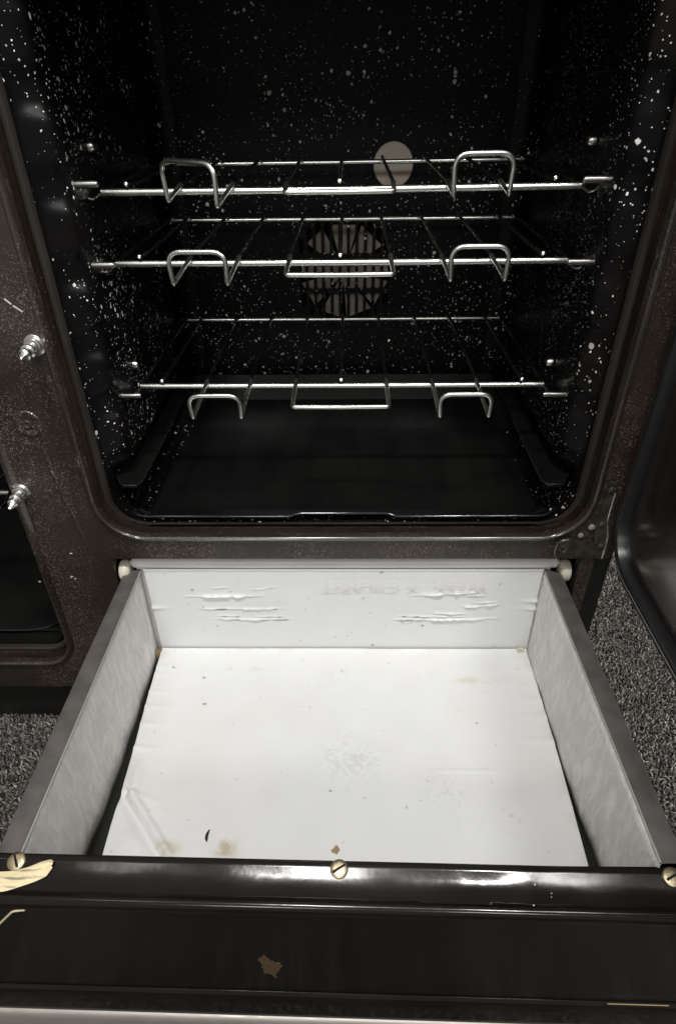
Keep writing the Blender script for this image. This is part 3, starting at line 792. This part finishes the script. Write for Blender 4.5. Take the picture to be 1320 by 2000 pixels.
# brown residue patch on the fascia, chips on the flange
q = []
for k in range(40):
    a = 2 * math.pi * k / 40
    q.append((-.0525 + (.0075 + .0022 * math.sin(3 * a + .6) + random.uniform(-.0018, .0014)) * math.cos(a), .1560 + (.0190 + .006 * math.cos(2 * a + 1) + random.uniform(-.0045, .003)) * math.sin(a)))
G().prism(q, lambda x, z: (x, front_y(x, -.4827), z), lambda x, z: (x, front_y(x, -.4834), z)).obj('residue_patch', M_STAINB, fas, smooth=False)
g = G()
for (x, y, r) in ((.1352, -.4662, .0007), (.1455, -.4712, .0005), (.1450, -.4735, .0004), (.1320, -.4790, .0007), (-.228, -.4755, .0005), (-.2215, -.4758, .0004)):
    z = float(np.interp(y, [p[0] for p in sec][::-1][4:], [p[1] for p in sec][::-1][4:]))
    g.lathe((x, front_y(x, y), z - .0001), (0, 0, 1), [(0, r), (.0004, r * .8), (.0005, .0001)], 7)
g.obj('paint_chip', M_CHIP, drawer)['kind'] = 'stuff'

# ================================================================== WHITE CARD LINER
liner = thing('cardboard_liner', 'white cardboard liner, scuffed and creased, folded up the back of the drawer', 'liner', (0, -.28, .1307))
ZF = .1402
def tinted(o, col):
    me = o.data
    at = me.color_attributes.new('tint', 'FLOAT_COLOR', 'POINT')
    at.data.foreach_set('color', np.concatenate([col, np.ones((len(col), 1))], 1).ravel().astype(np.float32))
def grid_obj(name, P, col, mat, parent):
    nu, nv = P.shape[:2]
    b = np.array(parent['_base'])
    me = bpy.data.meshes.new(name)
    V = (P - b).reshape(-1, 3)
    ii, jj = np.meshgrid(np.arange(nu - 1), np.arange(nv - 1), indexing='ij')
    a = (ii * nv + jj).ravel()
    Fq = np.stack([a, a + nv, a + nv + 1, a + 1], 1)
    me.vertices.add(len(V)); me.vertices.foreach_set('co', V.ravel())
    me.loops.add(Fq.size); me.loops.foreach_set('vertex_index', Fq.ravel().astype(np.int32))
    me.polygons.add(len(Fq)); me.polygons.foreach_set('loop_start', np.arange(0, Fq.size, 4, dtype=np.int32))
    me.update(); me.validate()
    for p in me.polygons: p.use_smooth = True
    me.materials.append(mat)
    o = bpy.data.objects.new(name, me); COL.objects.link(o); o.parent = parent; o['_base'] = list(b)
    at = me.color_attributes.new('tint', 'FLOAT_COLOR', 'POINT')
    at.data.foreach_set('color', np.concatenate([col.reshape(-1, 3), np.ones((len(V), 1))], 1).ravel())
    return o
WHITE = np.array([.795, .80, .80])
def stain(col, mask, c): return col * (1 - mask[..., None]) + np.array(c) * mask[..., None]
def seg_dist(X, Y, ax, ay, bx, by):
    dx, dy = bx - ax, by - ay; t = np.clip(((X - ax) * dx + (Y - ay) * dy) / (dx * dx + dy * dy), 0, 1)
    px, py = ax + t * dx, ay + t * dy
    side = (X - px) * (-dy) + (Y - py) * dx
    return np.hypot(X - px, Y - py), t, np.sign(side)
# --- floor sheet
nu, nv = 380, 300
u = np.linspace(0, 1, nu); w = np.linspace(0, 1, nv)
Y = (YBK - .001 - w[None, :] * (.4525 - .1210)) * np.ones((nu, 1))
xl = np.interp(-Y[0], [.12, .20, .26, .30, .33, .36, .40, .455], [-.2228, -.2212, -.2185, -.2172, -.2166, -.2155, -.2135, -.2110])
xr = np.interp(-Y[0], [.12, .20, .26, .29, .34, .40, .455], [.2252, .2250, .2246, .2240, .2222, .2195, .2165])
X = xl[None, :] * (1 - u[:, None]) + xr[None, :] * u[:, None]
Zg = np.full_like(X, ZF) + .0010 * (noise2(X * 9 + 3, Y * 9 + 8, 3, 3) - .5)
edgeL = X - xl[None, :]; edgeR = xr[None, :] - X
for y0, amp in ((-.150, .0009), (-.163, .0008), (-.190, .0010), (-.212, .0012), (-.236, .0012), (-.268, .0016)):
    Zg += amp * np.exp(-((Y - y0 + .05 * edgeL) / .0035) ** 2) * np.exp(-(edgeL / .022) ** 2)
    Zg += amp * .8 * np.exp(-((Y - y0 - .011 - .03 * edgeR) / .0045) ** 2) * np.exp(-(edgeR / .026) ** 2)
# folded corner at the front left
d, t, sd = seg_dist(X, Y, -.2075, -.288, -.2045, -.325); Zg += .0030 * np.exp(-(d / .0050) ** 2) * np.sin(np.pi * np.clip(t * .8 + .15, 0, 1))
d, t, sd = seg_dist(X, Y, -.2050, -.325, -.1560, -.3850); Zg += .0046 * np.exp(-(d / .0042) ** 2) - .0034 * np.exp(-((d - .007) / .006) ** 2) * (sd < 0)
d, t, sd = seg_dist(X, Y, -.2180, -.318, -.1780, -.331); Zg += .0016 * np.exp(-(d / .0030) ** 2) * (1 - .7 * t)
lift = smooth01((-Y - .29) / .12) * np.exp(-(edgeL / .03) ** 2) * .004; Zg += lift
lift = smooth01((-Y - .27) / .14) * np.exp(-(edgeR / .03) ** 2) * .003; Zg += lift
for (x, y, rx, ry, am) in ((-.185, -.352, .014, .010, -.0018), (-.196, -.372, .008, .012, .0016), (-.172, -.368, .010, .006, -.0012), (.19, -.33, .02, .012, .0010), (-.06, -.20, .05, .03, .0010), (.09, -.24, .06, .04, -.0010)):
    Zg += am * np.exp(-((X - x) / rx) ** 2 - ((Y - y) / ry) ** 2)
Zg += .0035 * np.exp(-((-Y - .121) / .0030))        # fold radius at the back
Zg += .0007 * np.exp(-((Y + .2945) / .002) ** 2) * smooth01((X - .08) / .03) * smooth01((.17 - X) / .03)
col = np.ones((nu, nv, 3)) * WHITE
n1 = noise2(X * 60, Y * 60, 11, 4); n2 = noise2(X * 160 + 7, Y * 160, 12, 3); n3 = noise2(X * 14, Y * 14, 13, 4); n4 = noise2(X * 330 + 1, Y * 330, 14, 2)
def blob(x, y, rx, ry, hard=1.0): return np.exp(-(((X - x) / rx) ** 2 + ((Y - y) / ry) ** 2) * hard)
col = stain(col, np.clip(blob(.010, -.283, .030, .020) * smooth01((n4 - .42) * 5) * (.25 + .75 * n1) * .48, 0, .5), (.40, .40, .38))
col = stain(col, np.clip(blob(.103, -.318, .020, .022) * smooth01((n4 - .44) * 5) * (.2 + .8 * n1) * .36, 0, .4), (.45, .45, .43))
col = stain(col, np.clip(blob(-.105, -.378, .009, .012) * smooth01((n1 - .30) * 3) * 1.1, 0, .75), (.46, .36, .17))
col = stain(col, np.clip(blob(-.160, -.380, .012, .007) * smooth01((n1 - .35) * 3) * .9, 0, .5), (.56, .46, .24))
col = stain(col, np.clip(blob(-.126, -.156, .026, .004) * smooth01((n1 - .38) * 4) * .7, 0, .4), (.56, .53, .36))
col = stain(col, np.clip(blob(.157, -.171, .022, .004) * smooth01((n1 - .36) * 4) * .8, 0, .45), (.56, .53, .36))
col = stain(col, np.clip(blob(-.005, -.158, .006, .007) * smooth01((n2 - .5) * 6) * .8, 0, .5), (.4, .4, .38))
col = stain(col, np.clip(blob(.162, -.352, .006, .008) * smooth01((n2 - .5) * 6), 0, .5), (.4, .38, .34))
col = stain(col, .16 * smooth01((n3 - .45) * 4), (.70, .69, .66))
r3 = np.random.default_rng(17)
for k in range(34):        # faint rub marks and scratches
    x = r3.uniform(-.19, .19); y = r3.uniform(-.40, -.14); a = r3.normal(0, .5) + (0 if k % 3 else 1.4); ln = r3.uniform(.008, .05)
    d, t, sd = seg_dist(X, Y, x, y, x + math.cos(a) * ln, y + math.sin(a) * ln)
    col = stain(col, np.clip(np.exp(-(d / r3.uniform(.0006, .0012)) ** 2) * np.sin(np.pi * np.clip(t, .02, .98)) * r3.uniform(.05, .22) * smooth01((n1 - .3) * 3), 0, 1), (.45, .44, .42))
dirt = np.exp(-edgeL / .006) + np.exp(-edgeR / .006) + .8 * np.exp(-((-Y - .122) / .004))
col = stain(col, np.clip(dirt * .22 * smooth01((n1 - .42) * 4), 0, .4), (.42, .38, .30))
col = stain(col, np.clip(blob(-.16, -.30, .05, .06) * .14, 0, 1), (.78, .68, .63))
r2 = np.random.default_rng(5)
for k in range(70):
    x = r2.uniform(-.21, .21); y = r2.uniform(-.40, -.125); rad = r2.uniform(.0004, .0009) * (1.4 if k < 6 else 1)
    col = stain(col, np.clip(blob(x, y, rad, rad * r2.uniform(.6, 1.6)) * r2.uniform(.2, .9), 0, .8), (.22, .21, .19))
for x, y, rad in ((-.1542, -.208, .0016), (-.162, -.168, .0015), (-.2012, -.152, .0013), (-.010, -.318, .0012), (.147, -.233, .0010)):
    col = stain(col, np.clip(blob(x, y, rad, rad * .7) * 1.2, 0, 1), (.03, .03, .03))
base = grid_obj('floor_sheet', np.stack([X, Y, Zg], -1), col, M_CARD, liner)
so = base.modifiers.new('t', 'SOLIDIFY'); so.thickness = .0014; so.offset = -1
# --- back flap
nu, nv = 440, 150
u = np.linspace(0, 1, nu); w = np.linspace(0, 1, nv)
Zb = (ZF + .0012 + w[None, :] * (.2655 - ZF - .0012)) * np.ones((nu, 1))
kz = (Zb - ZF) / (.2655 - ZF)
xl = -.2234 * (1 - kz) - .2222 * kz; xr = .2262 * (1 - kz) + .2248 * kz
Xb = xl * (1 - u[:, None]) + xr * u[:, None]
D = .0010 * (noise2(Xb * 8, Zb * 8, 21, 3) - .5)
col = np.ones((nu, nv, 3)) * WHITE * np.array([.985, .99, .995])
nb = noise2(Xb * 150, Zb * 150, 22, 3); nl = noise2(Xb * 45, Zb * 5, 23, 4)
rng2 = np.random.default_rng(3)
def crease(x0, x1, z0, z1, amp, wid, tear=0.0, tears=()):
    global D, col
    tt = np.clip((Xb - x0) / (x1 - x0), 0, 1)
    prof = np.sin(np.pi * tt) ** .6 * ((Xb > x0) & (Xb < x1))
    zc = z0 + (z1 - z0) * tt + .0030 * (nl - .5)
    dz = Zb - zc
    wid = wid * .62
    lump = .25 + 1.5 * np.clip(noise2(Xb * 110, Zb * 30 + z0 * 50, int(z0 * 1e4) % 97, 4) - .2, 0, 1)
    up_ = np.exp(-(np.clip(dz, 0, None) / wid) ** 1.5) * (dz >= 0); dn = np.exp(-(np.clip(-dz, 0, None) / (wid * .30)) ** 2) * (dz < 0)
    D += 1.45 * amp * prof * lump * (up_ + dn)
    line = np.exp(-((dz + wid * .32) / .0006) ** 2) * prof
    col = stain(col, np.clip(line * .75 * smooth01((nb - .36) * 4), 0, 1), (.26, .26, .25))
    for (xa, xb_, s) in tears:
        tm = smooth01((Xb - xa) / .004) * smooth01((xb_ - Xb) / .004)
        tm = tm * np.exp(-((dz + .0007 + .0012 * (nb - .5)) / (.0006 + .0005 * s)) ** 2) * smooth01((nb - .42 + .15 * s) * 6)
        col = stain(col, np.clip(tm * 1.1, 0, .95), (.045, .045, .042))
crease(-.184, -.088, .2255, .2262, .0030, .0036)
crease(-.170, -.060, .2068, .2066, .0022, .0028, tears=((-.150, -.133, 1.0), (-.0835, -.063, .4)))
crease(-.153, -.058, .1905, .1900, .0022, .0024, tears=((-.152, -.118, .3), (-.098, -.062, .4)))
crease(-.150, -.118, .1960, .1950, .0014, .0018, tears=((-.142, -.120, .0),))
crease(-.104, -.066, .1948, .1942, .0012, .0018, tears=((-.100, -.070, .0),))
crease(-.106, -.070, .2345, .2385, .0009, .0018)
crease(-.150, -.128, .2375, .2380, .0008, .0022)
crease(.060, .150, .1955, .1940, .0016, .0022, tears=((.068, .098, .55),))
crease(.058, .185, .1892, .1905, .0026, .0026, tears=((.066, .100, .6), (.118, .148, .2)))
crease(.106, .150, .2000, .1980, .0020, .0024, tears=((.128, .142, .2),))
crease(.078, .160, .2265, .2325, .0030, .0042)
crease(.130, .168, .2298, .2255, .0016, .0022, tears=((.150, .160, .0),))
crease(.140, .184, .2090, .2125, .0026, .0034)
crease(.148, .182, .2155, .2160, .0012, .0018)
for s, zz in ((-1, .208), (1, .2185), (1, .207)):
    ed = (Xb - xl) if s < 0 else (xr - Xb)
    D += .0022 * np.exp(-((Zb - zz) / .0028) ** 2) * np.exp(-(ed / .014) ** 2)
D += .0020 * np.exp(-((Zb - .2640) / .0018) ** 2) * (.6 + .8 * (nl - .5))
for k in range(40):
    x = rng2.uniform(-.2, .2); z = rng2.uniform(.145, .262); rad = rng2.uniform(.0005, .0012)
    mk = np.exp(-(((Xb - x) / rad) ** 2 + ((Zb - z) / (rad * rng2.uniform(.6, 1.5))) ** 2)) * rng2.uniform(.2, .9)
    col = stain(col, np.clip(mk, 0, .8), (.2, .19, .18))
for x, z in ((.096, .1800), (-.1715, .2350), (.045, .2610), (.0370, .1480)):
    col = stain(col, np.clip(1.2 * np.exp(-(((Xb - x) / .0016) ** 2 + ((Zb - z) / .0010) ** 2)), 0, 1), (.06, .06, .06))
# pencil loop
dd = np.abs(np.hypot((Xb - .077) / 1.6, Zb - .1868) - .0042); col = stain(col, np.clip(np.exp(-(dd / .0005) ** 2) * (Zb < .1885) * .55, 0, 1), (.3, .3, .29))
flap = grid_obj('back_flap', np.stack([Xb, YBK + .0012 - D - .0006, Zb], -1), col, M_CARD, liner)
so = flap.modifiers.new('t', 'SOLIDIFY'); so.thickness = .0012; so.offset = -1
# brown card showing at the torn left corner, coiled tape bit at the right corner
G().prism([(-.2255, .1345), (-.2215, .1375), (-.2212, .1490), (-.2258, .1500)], lambda x, z: (x, YBK - .0032 - .010 * (-.2212 - x) / .004, z), lambda x, z: (x, YBK - .0040 - .010 * (-.2212 - x) / .004, z)).obj('torn_corner', M_TAN, liner)
# faded print showing through, upside down
cu = bpy.data.curves.new('faded_print', 'FONT'); cu.body = 'WEEK  X CIILARIT'; cu.size = .0165; cu.align_x = 'CENTER'; cu.space_character = 1.05
tmp = bpy.data.objects.new('tmp', cu); COL.objects.link(tmp)
dg = bpy.context.evaluated_depsgraph_get(); dg.update()
me = bpy.data.meshes.new_from_object(tmp.evaluated_get(dg)); bpy.data.objects.remove(tmp)
pr_ = bpy.data.objects.new('faded_print', me); COL.objects.link(pr_)
me.materials.clear(); me.materials.append(M_PRINT)
xs = [v_.co.x for v_ in me.vertices]; sx_ = .188 / (max(xs) - min(xs)); mx = (max(xs) + min(xs)) / 2
b_ = Vector(liner['_base'])
for v_ in me.vertices:
    X_ = .071 - (v_.co.x - mx) * sx_; Z_ = .2495 - v_.co.y
    v_.co = Vector((X_, YBK - .0036, Z_)) - b_
pr_.parent = flap

# ================================================================== LITTLE THINGS LYING ABOUT
c = (-.1233, -.3668, ZF + .0010)
g = G().tube([(c[0] + .0010, c[1] + .0065, c[2] + .0008), (c[0], c[1] + .003, c[2] + .0012), (c[0] - .0005, c[1], c[2] + .0012), (c[0] - .0002, c[1] - .003, c[2] + .0010), (c[0] + .0006, c[1] - .0055, c[2] + .0006)], .001, 8, radii=[.0005, .0012, .0014, .0013, .0004])
tag(g.obj('crumb', M_BLACKBIT, origin=c), 'thin black curved crumb lying on the white liner near the drawer front', 'crumb')
c = (-.0041, -.3790, ZF + .0008)
q = [(c[0] + r_ * math.cos(a), c[1] + r_ * math.sin(a) * 1.1) for a, r_ in zip(np.linspace(0, 6.283, 11)[:-1], (.0042, .0036, .0044, .0030, .0018, .0042, .0038, .0030, .0044, .0034))]
g = G().prism(q, lambda x, y: (x, y, c[2]), lambda x, y: (x, y, c[2] + .0010))
tag(g.obj('flake', M_TAN, origin=c), 'small tan flake on the white liner behind the middle brass screw', 'flake')
c = (.2165, -.1262, ZF + .0030)
g = G().tube([(c[0] + .0038 * math.cos(a), c[1], c[2] + .0036 + .0032 * math.sin(a)) for a in np.linspace(.5, 6.2, 16)], .0011, 8)
tag(g.obj('tape_curl', M_NYLON, origin=c), 'tiny curled ring of clear tape in the back right corner of the drawer', 'tape')

for o in bpy.data.objects:
    if '_base' in o: del o['_base']
